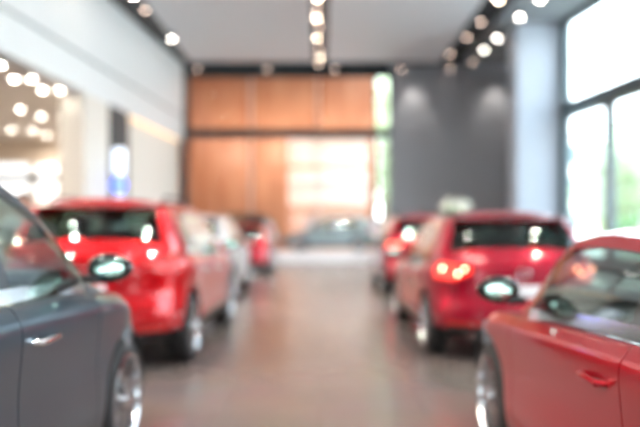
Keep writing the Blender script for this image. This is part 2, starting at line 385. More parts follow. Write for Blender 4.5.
def make_car(sp, col, glass_rear='privacy', tail='taillens', seatm='seatdark'):
    L, hw = sp['L'], sp['hw']; yr, yf = sp['wb']; wr = sp['wr']
    root = empty('car')
    base = lower_body(sp)
    zt = pchip(sp['ztop'])
    # wheel wells
    arches = []
    for y in (yr, yf):
        for s in (-1, 1):
            b = bmesh.new(); cyl(b, (s*(hw+.05-.22), y, wr+.015), wr+.055, .46, 'x', 48); arches.append(b)
            # open downwards
            arches.append(nbox(min(s*(hw-.4), s*(hw+.06)), max(s*(hw-.4), s*(hw+.06)), y-wr-.03, y+wr+.03, -.1, wr-.1))
    solid = base
    for a in arches: solid = boolean(solid, a, 'DIFFERENCE')
    g = .004
    yB = sp['breaks'][1]; yA = yf-wr-.17; yC = sp['breaks'][0]-.02
    def poly(y0, y1, z0, z1, grow, rake=.0, notch=0):
        return [(y0-grow+notch, z0-grow), (y1+grow, z0-grow), (y1+grow, z1), (y0-grow, z1), (y0-grow, z0+.3)]
    pieces = {}
    def piece(name, tight, loose, par='root'):
        nonlocal body
        pieces[name] = boolean(solid, tight, 'INTERSECT')
        body = boolean(body, loose, 'DIFFERENCE')
    body = solid
    zs = .34
    for s in (-1, 1):
        tagn = 'l' if s < 0 else 'r'
        xa, xb = (hw-.13, hw+.2) if s > 0 else (-hw-.2, -hw+.13)
        fp = lambda gr: poly(yB, yA, zs, 1.5, gr)
        rp = lambda gr: poly(yC-.08, yB-.0, zs, 1.5, gr, notch=.20)
        piece('fd'+tagn, prism(fp(-g), 'x', xa, xb), prism(fp(g), 'x', xa-.01, xb+.01))
        piece('rd'+tagn, prism(rp(-g), 'x', xa, xb), prism(rp(g), 'x', xa-.01, xb+.01))
    # rear bumper, front bumper, tailgate or boot lid, bonnet
    gz0, gz1 = sp['gate']
    piece('rb', nbox(-1.2, 1.2, -.3, yr-wr-.10, 0, gz0-g), nbox(-1.21, 1.21, -.31, yr-wr-.10+g, -.01, gz0+g))
    piece('fb', nbox(-1.2, 1.2, yf+wr+.10, L+.3, 0, .60-g), nbox(-1.21, 1.21, yf+wr+.10-g, L+.31, -.01, .60+g))
    if sp is SEDAN: gp = lambda q: nbox(-.70-q, .70+q, -.3, .78+q, gz0+.02-q, 1.3)
    else: gp = lambda q: nbox(-.66-q, .66+q, -.3, .40+q, gz0+.02-q, 1.4)
    piece('tg', gp(-g), gp(g))
    hp = lambda q: prism([(-.70-q, sp['wind'][1]-.30-q), (.70+q, sp['wind'][1]-.30-q), (.66+q, L-.50+q), (.4, L-.32+q), (-.4, L-.32+q), (-.66-q, L-.50+q)], 'z', .70, 1.4)
    piece('bn', hp(-g), hp(g))
    for k in list(pieces)+['body']:
        me = pieces[k] if k in pieces else body
    pm = M[col]
    b0 = obj('body', body, pm, root)
    P = {}
    names = {'fdl': 'door', 'fdr': 'door', 'rdl': 'door', 'rdr': 'door', 'rb': 'rear_bumper', 'fb': 'front_bumper', 'tg': 'boot_lid' if sp is SEDAN else 'tailgate', 'bn': 'bonnet'}
    for k, me in pieces.items(): P[k] = obj(names[k], me, pm, root)
    # inflated copy of the body skin: lamps, grille and cladding are cut from it
    infl = base.copy()
    nr = [v.normal.copy() for v in infl.vertices]
    for v, n in zip(infl.vertices, nr): v.co += n*.007
    tz0, tz1, tw = sp['tail']
    tree_ = BVHTree.FromPolygons([v.co for v in infl.vertices], [p.vertices[:] for p in infl.polygons])
    for s in (-1, 1):
        x0, x1 = sorted((s*(hw-tw), s*(hw+.1)))
        pts = [(s*(hw-tw), (tz0+tz1)/2-.02), (s*(hw-.24), tz0-.03), (s*(hw+.1), tz0), (s*(hw+.1), tz1), (s*(hw-.15), tz1+.02), (s*(hw-tw), (tz0+tz1)/2+.05)]
        tl = boolean(infl, prism(pts, 'y', -.3, .42), 'INTERSECT')
        t = obj('tail_light', tl, M[tail], root); P['tail'+('l' if s < 0 else 'r')] = t
        for bx in (.33, .27, .13):
            zc = (tz0+tz1)/2+(-.03 if bx == .27 else .02); hit = tree_.ray_cast(Vector((s*(hw-bx), -1, zc)), Vector((0, 1, 0)))[0]
            bb = bmesh.new(); bmesh.ops.create_uvsphere(bb, u_segments=14, v_segments=8, radius=.018)
            for v in bb.verts: v.co.y *= .35; v.co += hit
            obj('bulb', bb, M['bulb'] if tail == 'taillit' else M['taillens'], t)
        pts = [(s*(hw-.42), .62), (s*(hw+.1), .66), (s*(hw+.1), .80), (s*(hw-.12), .80), (s*(hw-.42), .70)]
        hl = boolean(infl, prism(pts, 'y', L-.95, L+.3), 'INTERSECT')
        obj('headlight', hl, M['headlens'], root)
        rf = boolean(infl, nbox(min(s*.42, s*.74), max(s*.42, s*.74), -.3, .3, .40, .44), 'INTERSECT')
        obj('reflector', rf, M['taillens'], P['rb'])
    gr = boolean(infl, prism([(-.40, .66), (-.46, .58), (-.25, .36), (.25, .36), (.46, .58), (.40, .66)], 'y', L-.5, L+.3), 'INTERSECT')
    grl = obj('grille', gr, M['gloss_black'], root)
    lo = boolean(infl, nbox(-.72, .72, -.3, .3, .2, .40), 'INTERSECT')
    obj('diffuser', lo, M['black'], P['rb'])
    # exhaust tips
    for s in (-1, 1):
        e = lathe(bmesh.new(), [(.030, -.02), (.036, 0), (.036, .16), (.028, .16), (.028, -.0)], 'z', 24)
        bmesh.ops.rotate(e, verts=e.verts, matrix=Matrix.Rotation(-PI/2, 3, 'X')); bmesh.ops.translate(e, verts=e.verts, vec=(s*.52, -.01, .31))
        obj('exhaust_tip', e, M['chrome'], P['rb'])
    # number plate and badge on the tailgate
    zp = gz0+.13
    obj('number_plate', nbox(-.22, .22, .03, .085, zp, zp+.12, bev=.004), M['plate'], P['tg'])
    bd = bmesh.new(); tube(bd, [(.062*math.cos(a*PI/12), .045, zp+.24+.05*math.sin(a*PI/12)) for a in range(24)], .006, 8, True)
    obj('badge', bd, M['chrome'], P['tg'])
    # ---------------- greenhouse
    rf = pchip(sp['roof']); y0, y1 = sp['roof'][0][0], sp['roof'][-1][0]
    pil = pchip(sp['pilr']); d0, d1 = sp['dlo']; w0, w1 = sp['wind']; rg0, rg1 = sp['rear_glass']
    brk = sp['breaks']; pw = .055
    ys = set([y0, y1, d0, d1, w0, w1, rg0, rg1])
    for b in brk: ys |= {b-pw, b+pw}
    n = 90
    for i in range(n+1): ys.add(round(y0+(y1-y0)*i/n, 4))
    ys = sorted(ys)
    ys = [y for i, y in enumerate(ys) if i == 0 or y-ys[i-1] > .006 or y in (d0, d1, w0, w1, rg0, rg1, brk[0]-pw, brk[1]-pw, brk[0]+pw, brk[1]+pw)]
    wfun = pchip([(0, .90), (.35, .965), (.9, 1.0), (2.2, .99), (L-1.0, 1.0), (L-.4, .955), (L, .86)])
    srow = [0, .045, .10, .2, .35, .55, .78, 1.0]
    secs = []
    for y in ys:
        zb = zt(y)-.035; z_t = max(rf(y), zb+.004); h = z_t-zb
        wb = hw*wfun(y)*.945-.012
        drop = min(.085, .45*h); ze = z_t-drop; he = ze-zb
        we = wb-sp['tumble']*he
        p1 = min(.055, he*.45); top = pil(y)+.0
        p2 = max(p1, he-top) if he-top > p1+.01 else min(he, p1+.002)
        p2 = min(p2, he*.97)
        rows = [0, p1]+[p1+(p2-p1)*q for q in (.25, .5, .75)]+[p2, he]
        pane = (he-top) > p1+.012
        f_ = sstep(w0-.25, y1, y); r_ = 1-sstep(y0, rg1+.35, y)
        pts = []
        for z in rows:
            v = z/he if he > 0 else 0
            x = wb+(we-wb)*v+.022*math.sin(PI*min(1, v))*min(1, he/.3)
            pts.append((x, z+zb))
        for s_ in srow[1:]:
            x = we*(1-s_); z = ze+drop*(1-(1-s_)**2.6)
            pts.append((x, z))
        out = []
        for x, z in pts:
            r = x/wb
            out.append((x, y-sp['bowf']*r*r*f_+sp['bowr']*r*r*r_, z))
        secs.append((y, out, pane))
    cls = {}
    nside = 6
    def addf(key, quad):
        cls.setdefault(key, []).append(quad)
    for i in range(len(secs)-1):
        ya, A_, pa = secs[i]; yb_, B_, pb = secs[i+1]; ym = (ya+yb_)/2
        for k in range(len(A_)-1):
            for s in (-1, 1):
                q = [(s*A_[k][0], A_[k][1], A_[k][2]), (s*B_[k][0], B_[k][1], B_[k][2]), (s*B_[k+1][0], B_[k+1][1], B_[k+1][2]), (s*A_[k+1][0], A_[k+1][1], A_[k+1][2])]
                if s < 0: q = q[::-1]
                sd = 'l' if s < 0 else 'r'
                key = 'roof'
                if k < nside:
                    if k == 0 and d0 < ym < d1: key = 'trim'+sd
                    elif 1 <= k <= 4 and d0 < ym < d1 and pa and pb:
                        if any(abs(ym-b) < pw for b in brk): key = 'pillar%d%s' % (0 if abs(ym-brk[0]) < pw else 1, sd)
                        elif ym < brk[0]: key = 'q'+sd
                        elif ym < brk[1]: key = 'r'+sd
                        else: key = 'f'+sd
                else:
                    kk = k-nside
                    if kk >= 1 and w0 < ym < w1: key = 'wind'
                    elif kk >= 2 and rg0 < ym < rg1: key = 'rearw'
                addf(key, q)
    def build(key, name, m, parent, thick=0):
        if key not in cls: return None
        bm = bmesh.new()
        for q in cls[key]:
            try: bm.faces.new([bm.verts.new(p) for p in q])
            except ValueError: pass
        bmesh.ops.remove_doubles(bm, verts=bm.verts, dist=.0008)
        bmesh.ops.dissolve_degenerate(bm, edges=bm.edges, dist=.0005)
        bmesh.ops.recalc_face_normals(bm, faces=bm.faces)
        # outward normals
        up = sum(1 if f.normal.dot(f.calc_center_median()-Vector((0, 1.9, .8))) > 0 else -1 for f in bm.faces)
        if up < 0: bmesh.ops.reverse_faces(bm, faces=bm.faces)
        me = bpy.data.meshes.new(name); bm.to_mesh(me); bm.free()
        if thick: me = evald(me, [('SOLIDIFY', dict(thickness=thick, offset=-1), None)])
        return obj(name, me, m, parent, ang=40)
    build('roof', 'roof', pm, root, .022)
    build('wind', 'windscreen', M['carglass'], root, .004)
    rw = build('rearw', 'rear_window', M[glass_rear], root, .004)
    for sd in 'lr':
        build('f'+sd, 'window', M['carglass'], P['fd'+sd], .004)
        build('r'+sd, 'window', M[glass_rear], P['rd'+sd], .004)
        build('q'+sd, 'quarter_window', M[glass_rear], root, .004)
        for q_ in '01': build('pillar'+q_+sd, 'window_pillar', M['gloss_black'], root, .02)
        build('trim'+sd, 'window_trim', M['chrome'] if sp is not HATCH else M['gloss_black'], root, .012)
        s = -1 if sd == 'l' else 1
        # handles
        for dk, yy in (('fd', yB+.20), ('rd', yC+.16)):
            hx = s*(hw*.985); hz = zt(yy)-.20
            hb = bmesh.new(); tube(hb, [(hx-s*.02, yy-.10, hz), (hx+s*.028, yy-.075, hz), (hx+s*.034, yy, hz+.004), (hx+s*.028, yy+.075, hz), (hx-s*.02, yy+.10, hz)], [.012, .014, .015, .014, .012], 10)
            obj('door_handle', hb, M['chrome'] if col in ('grey', 'silver', 'pale') else pm, P[dk+sd])
        # mirror: arm, shell, glass facing rearward
        my = yA-.10; mz = zt(my)+(.08 if sp is not SEDAN else .10); mx = hw+.075
        shell = bmesh.new(); bmesh.ops.create_icosphere(shell, subdivisions=3, radius=1)
        for v in shell.verts:
            c = v.co; yy = c.y*.085 if c.y > 0 else c.y*.035
            v.co = Vector((s*(mx+.0)+c.x*.115, my+yy, mz+c.z*.074*(1-.12*c.x*s)))
        shm = obj('mirror', shell, M['gloss_black'] if sp is not HATCH else pm, root)
        arm = nbox(min(s*(hw-.06), s*(hw+.03)), max(s*(hw-.06), s*(hw+.03)), my-.03, my+.05, mz-.075, mz-.035, bev=.008)
        obj('mirror_arm', arm, M['black'], shm)
        gl = bmesh.new(); bmesh.ops.create_icosphere(gl, subdivisions=3, radius=1)
        for v in gl.verts:
            c = v.co
            v.co = Vector((s*mx+c.x*.080, my-.034+c.y*.006+c.x*s*.006, mz+c.z*.046))
        obj('mirror_glass', gl, M['mirrorglass'], shm)
    if sp['spoiler']:
        ysp = rg1
        sb = bmesh.new()
        zt_ = rf(ysp+.08)
        pts = [(ysp-.19, zt_-.035), (ysp-.18, zt_-.055), (ysp+.03, zt_-.07), (ysp+.16, zt_-.035), (ysp+.16, zt_+.004), (ysp-.02, zt_-.008)]
        sb = prism(pts, 'x', -.60, .60)
        for v in sb.verts: v.co.z -= .035*(v.co.x/.6)**2; v.co.y += .05*(v.co.x/.6)**2
        obj('spoiler', sb, pm, root, ang=50)
    if sp['rails']:
        for s in (-1, 1):
            pts = []
            for q in range(13):
                yy = .75+1.65*q/12; xx = s*(hw*.93-.012-sp['tumble']*(rf(yy)-.085-zt(yy)+.035)-.05)
                pts.append((xx, yy, rf(yy)-.045+(.05 if 0 < q < 12 else 0)))
            obj('roof_rail', tube(bmesh.new(), pts, .014, 10), M['black'], root)
    # interior
    tubm = nbox(-hw+.2, hw-.2, y0+.35, y1-.55, zt(2)-.25, zt(2)-.01, bev=.03)
    obj('cabin_floor', tubm, M['interior'], root)
    dash = nbox(-hw+.2, hw-.2, yA-.35, yA+.02, zt(2)-.1, zt(2)+.045, bev=.04)
    obj('dashboard', dash, M['interior'], root)
    sw = bmesh.new(); cx_, cy_, cz_ = -.37, yA-.43, zt(2)+.02
    tube(sw, [(cx_+.18*math.cos(a*PI/12), cy_-.06*math.sin(a*PI/12), cz_+.17*math.sin(a*PI/12)) for a in range(24)], .016, 8, True)
    box(sw, cx_-.17, cx_+.17, cy_-.01, cy_+.02, cz_-.03, cz_+.03, bev=.008)
    obj('steering_wheel', sw, M['interior'], root)
    hr = rf(1.8)-.13
    for xx in (-.37, .37):
        sy = yB+.12
        b = nbox(xx-.24, xx+.24, sy-.09, sy+.06, zt(2)-.3, hr-.20, bev=.05)
        for v in b.verts: v.co.y -= (v.co.z-zt(2))*.28; v.co.x = xx+(v.co.x-xx)*(1-.3*max(0, v.co.z-zt(2)))
        st = obj('seat', b, M[seatm], root)
        h = nbox(xx-.13, xx+.13, sy-.06, sy+.05, hr-.17, hr+.0, bev=.045)
        for v in h.verts: v.co.y -= (hr-.2-zt(2))*.28+.01
        obj('headrest', h, M[seatm], st)
    b = nbox(-.62, .62, yC-.10, yC+.03, zt(2)-.3, hr-.26, bev=.04)
    for v in b.verts: v.co.y -= (v.co.z-zt(2))*.3
    st = obj('rear_seat', b, M[seatm], root)
    for xx in (-.42, .42):
        h = nbox(xx-.11, xx+.11, yC-.12, yC-.04, hr-.25, hr-.08, bev=.035)
        obj('headrest', h, M[seatm], st)
    # wiper on the rear glass
    if sp is not SEDAN:
        yw = rg0+.05
        wp = bmesh.new(); tube(wp, [(0, rg0-.03, rf(rg0)-.02), (.12, yw-.035, rf(yw)-.02), (.36, yw+.0, rf(yw)-.01)], .009, 8)
        obj('rear_wiper', wp, M['black'], root)
    # wheels
    t, rim, disc, cp = wheel_parts(wr)
    first = None
    for y in (yr, yf):
        for s in (-1, 1):
            if first is None:
                w = obj('wheel', t, M['rubber'], root, ang=50)
                obj('rim', rim, M['rim'], w); obj('brake_disc', disc, M['steel'], w); obj('hub_cap', cp, M['chrome'], w)
                first = w
            else: w = copy_tree(first, root)
            w.location = (s*(hw-.135), y, wr); w.rotation_euler = (0, 0, 0 if s > 0 else PI)
    # lining of the wheel wells
    for y in (yr, yf):
        for s in (-1, 1):
            b = bmesh.new(); segs = 20; inner, outer = [], []
            for k in range(segs+1):
                a = -.15+(PI+.3)*k/segs; R = wr+.052
                inner.append(b.verts.new((s*(hw-.38), y+R*math.cos(a), wr+.015+R*math.sin(a))))
                outer.append(b.verts.new((s*(hw-.045), y+R*math.cos(a), wr+.015+R*math.sin(a))))
            for k in range(segs): b.faces.new((inner[k], inner[k+1], outer[k+1], outer[k]))
            b.faces.new(inner)
            me = bpy.data.meshes.new('wl'); b.to_mesh(me); b.free()
            me = evald(me, [('SOLIDIFY', dict(thickness=.006, offset=0), None)])
            obj('wheel_well', me, M['black'], root)
    return root

PAINTKEYS = {m for m in ('red','red_clad','deep_red','crimson','grey','silver','pale','dark')}
PAINTMATS = {M[k].name for k in PAINTKEYS}
def repaint(o, newm, tailm=None):
    if o.type == 'MESH':
        for sl in o.material_slots:
            if sl.material.name in PAINTMATS:
                sl.link = 'OBJECT'; sl.material = newm
            elif tailm and o.name.startswith('tail_light'):
                sl.link = 'OBJECT'; sl.material = tailm
            elif tailm and o.name.startswith('bulb'):
                sl.link = 'OBJECT'; sl.material = M['bulb'] if tailm is M['taillit'] else M['taillens']
    for ch in o.children: repaint(ch, newm, tailm)

cars = 'cars parked in the showroom'
suv = make_car(SUV, 'grey', 'carglass')
tag(suv, 'dark grey SUV with chrome window line, nearest car on the left of the aisle', 'car')
suv.location = (-1.13-.92, .30, 0)
def glasses(o, gm):
    if o.type == 'MESH' and o.name.split('.')[0] in ('rear_window', 'quarter_window'):
        for sl in o.material_slots: sl.link = 'OBJECT'; sl.material = gm
    for ch in o.children: glasses(ch, gm)
def dup_car(src, loc, rz, pk, label, tailm=None, gm=None):
    c = copy_tree(src); c.location = loc; c.rotation_euler = (0, 0, rz)
    repaint(c, M[pk], tailm); tag(c, label, 'car')
    if gm: glasses(c, gm)
    return c
dup_car(suv, (-1.30-.92, 5.98, 0), 0, 'red_clad', 'bright red SUV seen from behind, in front of the dark grey SUV on the left', None, M['privacy'])
dup_car(suv, (-1.66-.92, 11.9, 0), .0, 'silver', 'silver SUV parked ahead of the bright red SUV in the left row', None, M['privacy'])
dup_car(suv, (1.30+.92, 13.0, 0), 0, 'crimson', 'dark red SUV with glowing tail light, farthest car in the right row', M['taillit'], M['privacy'])
dup_car(suv, (-1.95, 29.6, .42), PI/2, 'dark', 'dark blue SUV standing side-on on the white platform behind the left row', None, M['privacy'])
hatch = make_car(HATCH, 'crimson', 'privacy', 'taillit')
tag(hatch, 'crimson hatchback with glowing tail light, ahead of the nearest red car on the right', 'car')
hatch.location = (1.14+.90, 6.45, 0)
dup_car(hatch, (-1.52-.90, 19.6, 0), 0, 'deep_red', 'small dark red hatchback, farthest car in the left row', M['taillens'])
dup_car(hatch, (2.62, 29.5, .42), PI/2-.06, 'pale', 'pale silver hatchback standing side-on on the white platform at the end of the aisle', M['taillens'], M['carglass'])
sedan = make_car(SEDAN, 'red', 'carglass', 'taillens', 'seat')
tag(sedan, 'glossy red saloon with chrome window surround, nearest car on the right', 'car')
sedan.location = (1.02+.91, .23, 0)

# ------------------------------------------------------------------ building shell
# left wall line and right window line are slightly splayed
def LX(z): return -6.55-.077*(32-z)
def RX(z): return 9.3+.118*(25.2-z)
ZB, ZE, H = -9.0, 32.0, 9.4
def wallbox(name, x0, y0, x1, y1, z0, z1, th, m):
    """vertical slab from (x0,y0) to (x1,y1), thickness th to its left side"""
    d = Vector((x1-x0, y1-y0, 0)); n = Vector((-d.y, d.x, 0)).normalized()*th
    bm = bmesh.new()
    pts = [Vector((x0, y0, 0)), Vector((x1, y1, 0)), Vector((x1, y1, 0))+n, Vector((x0, y0, 0))+n]
    lo = [bm.verts.new((p.x, p.y, z0)) for p in pts]; hi = [bm.verts.new((p.x, p.y, z1)) for p in pts]
    bm.faces.new(lo[::-1]); bm.faces.new(hi)
    for i in range(4): bm.faces.new((lo[i], lo[(i+1) % 4], hi[(i+1) % 4], hi[i]))
    bmesh.ops.recalc_face_normals(bm, faces=bm.faces)
    return obj(name, bm, m, sm=False)
def addwall(bm, x0, y0, x1, y1, z0, z1, th):
    d = Vector((x1-x0, y1-y0, 0)); n = Vector((-d.y, d.x, 0)).normalized()*th
    pts = [Vector((x0, y0, 0)), Vector((x1, y1, 0)), Vector((x1, y1, 0))+n, Vector((x0, y0, 0))+n]
    lo = [bm.verts.new((p.x, p.y, z0)) for p in pts]; hi = [bm.verts.new((p.x, p.y, z1)) for p in pts]
    fs = [bm.faces.new(lo[::-1]), bm.faces.new(hi)]
    for i in range(4): fs.append(bm.faces.new((lo[i], lo[(i+1) % 4], hi[(i+1) % 4], hi[i])))
    return bm
fl = struct(obj('floor', nbox(-18, 14, ZB, ZE+4.2, -.2, 0), M['floor'], sm=False))
gd = struct(obj('ground', nbox(-60, 90, -60, 90, -.35, -.21), M['pavement'], sm=False))
# upper white bulkhead of the left wall with a seam
bh = bmesh.new()
addwall(bh, LX(ZB), ZB, LX(ZE), ZE, 6.92, H, .5)
addwall(bh, LX(ZB), ZB, LX(ZE), ZE, 5.75, 6.82, .5)
bmesh.ops.recalc_face_normals(bh, faces=bh.faces)
struct(obj('wall_left', bh, M['white'], sm=False))
struct(wallbox('trim_1', LX(ZB)-.05, ZB, LX(ZE)-.05, ZE, 6.82, 6.92, .3, M['seam']))
# left wall below the bulkhead at the far end: white panel with cove light on top
struct(wallbox('wall_left_panel', LX(24.3)-.3, 24.3, LX(ZE)-.3, ZE, 0, 5.75, .3, M['cream']))
struct(wallbox('trim_2', LX(31.4)+.02, 31.4, LX(ZE)+.02, ZE, 0, H, .1, M['frame']))
cv = wallbox('cove_light', LX(24.6)-.16, 24.6, LX(31.2)-.16, 31.2, 5.68, 5.745, .10, M['cove'])
tag(cv, 'warm cove light strip along the foot of the white bulkhead on the left', 'light')
# dark facing pillar with the lit pylon sign in front
struct(wallbox('pillar_dark', LX(22.6), 22.6, LX(24.3), 24.3, 0, 5.75, .5, M['frame']))
struct(wallbox('pillar_cream', LX(20.6)-.05, 20.6, LX(22.55)-.05, 22.55, 0, 5.75, .8, M['cream']))
# adjoining lounge on the left
lc = struct(obj('ceiling_lounge', nbox(-18, LX(20)-.55, ZB, ZE+.5, 5.75, 5.95), M['cream'], sm=False))
lb = bmesh.new(); box(lb, -18, LX(31)-.5, 31.5, 31.8, 0, 5.75)
struct(obj('wall_lounge_end', lb, M['beige'], sm=False))
struct(obj('wall_lounge_side', nbox(-18.2, -18, ZB, ZE, 0, 5.95), M['cream'], sm=False))
struct(obj('wall_partition', nbox(-10.1, LX(25)-.35, 25.0, 25.3, 0, 5.75), M['taupe'], sm=False))
struct(obj('trim_3', nbox(-17.9, -10.2, 31.2, 31.5, 3.75, 4.05), M['frame'], sm=False))
# end wall: grey part on the right, glazed part on the left
struct(obj('wall_end', nbox(3.45, 9.5, ZE, ZE+.3, 0, H+.2), M['greywall'], sm=False))
struct(obj('beam_end', nbox(LX(ZE), 3.45, ZE-.15, ZE+.15, H-.42, H+.2), M['frame'], sm=False))
struct(obj('pillar_right', nbox(7.62, 9.40, 25.12, 26.2, 0, H+.14), M['greywall2'], sm=False))
struct(obj('wall_right_far', nbox(9.2, 9.5, 26.2, ZE, 0, H), M['greywall'], sm=False))
# ceilings
ZC = 30.9
struct(obj('ceiling', prism([(-18.2, ZB-.3), (RX(ZB)+.45, ZB-.3), (RX(25.12)+.4, 25.12), (9.5, 26.2), (9.5, ZE+.3), (-18.2, ZE+.3)], 'z', H+.14, H+.34), M['darkceil'], sm=False))
cl = empty('ceiling_panel', (0, 0, H)); tag(cl, 'broad white ceiling panel left of the centre lighting slot', 'ceiling panel')
def panels(x0, x1, lab):
    o = empty('ceiling_panel', ((x0+x1)/2, (ZB+ZC)/2, H)); tag(o, lab, 'ceiling panel')
    bm = nbox(x0-(x0+x1)/2, x1-(x0+x1)/2, ZB-(ZB+ZC)/2, ZC-(ZB+ZC)/2, 0, .13, bev=.01)
    p = obj('panel', bm, M['ceilpanel'], o, sm=False)
    return o
bpy.data.objects.remove(cl)
panels(-6.18, -.32, 'broad white ceiling panel left of the centre lighting slot')
panels(.32, 5.72, 'broad white ceiling panel right of the centre lighting slot')
struct(obj('ceiling_right', prism([(6.75, ZB), (RX(ZB)+.1, ZB), (RX(25.12)+.05, 25.12), (9.2, 26.2), (9.2, 31.0), (6.75, 31.0)], 'z', H, H+.13), M['greyceil'], sm=False))
# glazed end wall
def frame_window(name, x0, x1, z0, z1, y, mull=(), fw=.12, fm='frame', gm='winglass'):
    b = bmesh.new()
    box(b, x0, x1, y-.06, y+.06, z0, z0+fw); box(b, x0, x1, y-.06, y+.06, z1-fw, z1)
    box(b, x0, x0+fw, y-.06, y+.06, z0, z1); box(b, x1-fw, x1, y-.06, y+.06, z0, z1)
    o = struct(obj(name, b, M[fm], sm=False))
    for mx in mull: obj('mullion', nbox(mx-.045, mx+.045, y-.05, y+.03, z0, z1), M['mullion'], o, sm=False)
    g = obj('pane', nbox(x0+.02, x1-.02, y-.006, y+.006, z0+.02, z1-.02), M[gm], o, sm=False)
    return o
zT = 1.36+(231-133.5)/650*32
frame_window('window_1', LX(ZE)+.05, 2.72, zT+.17, H-.42, ZE, (-3.4, -.1), .06)
frame_window('window_2', LX(ZE)+.05, 2.72, 0, zT-.17, ZE, (-3.4, -.1), .06)
struct(obj('beam_transom', nbox(LX(ZE), 3.45, ZE-.2, ZE+.1, zT-.17, zT+.17), M['frame'], sm=False))
frame_window('window_3', 2.72, 3.45, zT+.17, H-.42, ZE, (), .06)
frame_window('window_4', 2.72, 3.45, 0, zT-.17, ZE, (), .06)
# wood-clad wall of the passage beyond the glass, with a lit opening in it
yw = 36.0
wd = bmesh.new()
def wx(px): return (px-320)/650*yw
def wz(py): return 1.36+(231-py)/650*yw
box(wd, -9, wx(288), yw, yw+.2, 0, 12); box(wd, wx(288), wx(368), yw, yw+.2, wz(139), 12); box(wd, wx(368), wx(376), yw, yw+.2, 0, 12)
box(wd, wx(288), wx(368), yw, yw+.2, wz(169), wz(165))
struct(obj('wall_wood', wd, M['wood'], sm=False))
rm = bmesh.new(); box(rm, wx(280), wx(374), yw+2.6, yw+2.8, 0, wz(139)+.3); box(rm, wx(280), wx(374), yw+.2, yw+2.6, wz(137), wz(135))
struct(obj('wall_passage', rm, M['passage'], sm=False))
struct(obj('wall_passage_low', nbox(wx(280), wx(374), yw+2.3, yw+2.55, 0, wz(203)), M['peach'], sm=False))
struct(obj('wall_passage_side', nbox(-9.2, -9, ZE+.3, yw, 0, 12), M['wood'], sm=False))

struct(obj('sunshade_passage', nbox(-9.2, wx(376), ZE+.3, yw+.2, 12, 12.2), M['greyceil'], sm=False))  # unseen roof added to keep the sun off the wood wall
struct(obj('wall_passage_top', nbox(-9.2, 9.5, ZE+.05, ZE+.3, H+.34, 12.2), M['greywall'], sm=False))
# right window wall: frames follow the splayed line
def rw_seg(za, zb_, z0, z1, th, name, m, parent=None, off=0):
    o = wallbox(name, RX(za)+off, za, RX(zb_)+off, zb_, z0, z1, -th, m)
    if parent: o.parent = parent
    return o
mulz = [25.12, 21.9, 18.4, 14.9, 11.4, 7.9, 4.4, .9, -2.6, -6.1, -9.0]
for i in range(len(mulz)-1):
    b = bmesh.new(); za, zb_ = mulz[i], mulz[i+1]
    wa = .42 if i == 0 else .22
    def aw(z_a, z_b, h0, h1, th=.14): addwall(b, RX(z_a), z_a, RX(z_b), z_b, h0, h1, th)
    aw(za, zb_, 0, .5); aw(za, zb_, 5.68, 6.26, .35); aw(za, zb_, H-.22, H)
    aw(za, za-wa, 0, H if i % 3 == 0 else 5.9, .2); aw(zb_+.22, zb_, 0, H if i % 3 == 2 else 5.9, .2)
    bmesh.ops.recalc_face_normals(b, faces=b.faces)
    o = struct(obj('window_%d' % (i+5), b, M['tealframe'], sm=False))
    for h0, h1 in ((.5, 5.8), (6.18, H-.2)):
        g = bmesh.new(); addwall(g, RX(za)-.06, za-.1, RX(zb_)-.06, zb_+.1, h0, h1, .012); bmesh.ops.recalc_face_normals(g, faces=g.faces)
        obj('pane', g, M['winglass'], o, sm=False)
# wall and glazed entrance behind the camera
bk = bmesh.new(); box(bk, -18, -3.2, ZB-.3, ZB, 0, H+.2); box(bk, 3.2, 13, ZB-.3, ZB, 0, H+.2); box(bk, -3.2, 3.2, ZB-.3, ZB, 3.4, H+.2)
struct(obj('wall_back', bk, M['greywall'], sm=False))
frame_window('door_1', -3.2, 3.2, 0, 3.4, ZB-.1, (-1.6, 0, 1.6), .12)

# ------------------------------------------------------------------ display platform
pf = obj('display_platform', nbox(-6.45, 5.6, 28.3, 31.6, 0, .415, bev=.02), M['platform'])
tag(pf, 'low white display platform across the far end of the aisle', 'platform')

# ------------------------------------------------------------------ lamps
def spot_fixture(lampm, lens_r=.085, white=False):
    r = empty('track_spotlight')
    hs = lathe(bmesh.new(), [(0, 0), (.06, 0), (.075, -.03), (.10, -.20), (.098, -.24), (.088, -.24), (.080, -.205), (0, -.205)], 'z', 28)
    obj('housing', hs, M['whitehousing' if white else 'housing'], r)
    b = bmesh.new(); box(b, -.02, .02, -.10, .10, 0, .14)
    obj('bracket', b, M['housing'], r)
    ln = bmesh.new(); cyl(ln, (0, 0, -.222), lens_r, .012, 'z', 24)
    obj('lens', ln, lampm, r)
    return r
def px(x, y, h):
    """ground position of a ceiling point of height h"""
    z = (h-CAMH)*F/(HY-y); return ((x-CXP)/F*z, z)
proto_w = spot_fixture(M['lamp']); proto_c = spot_fixture(M['lampw']); proto_d = spot_fixture(M['lampdim'])
used = set()
def put(proto, x, y, z, label, group=None):
    o = proto if proto.name not in used else copy_tree(proto)
    if o is proto: used.add(proto.name)
    o.location = (x, y, z); tag(o, label, 'spotlight', group); return o
ordn = ['first', 'second', 'third', 'fourth', 'fifth', 'sixth', 'seventh', 'eighth', 'ninth', 'tenth', 'eleventh', 'twelfth', 'thirteenth', 'fourteenth', 'fifteenth', 'sixteenth', 'seventeenth', 'eighteenth', 'nineteenth', 'twentieth']
HL = H-.02
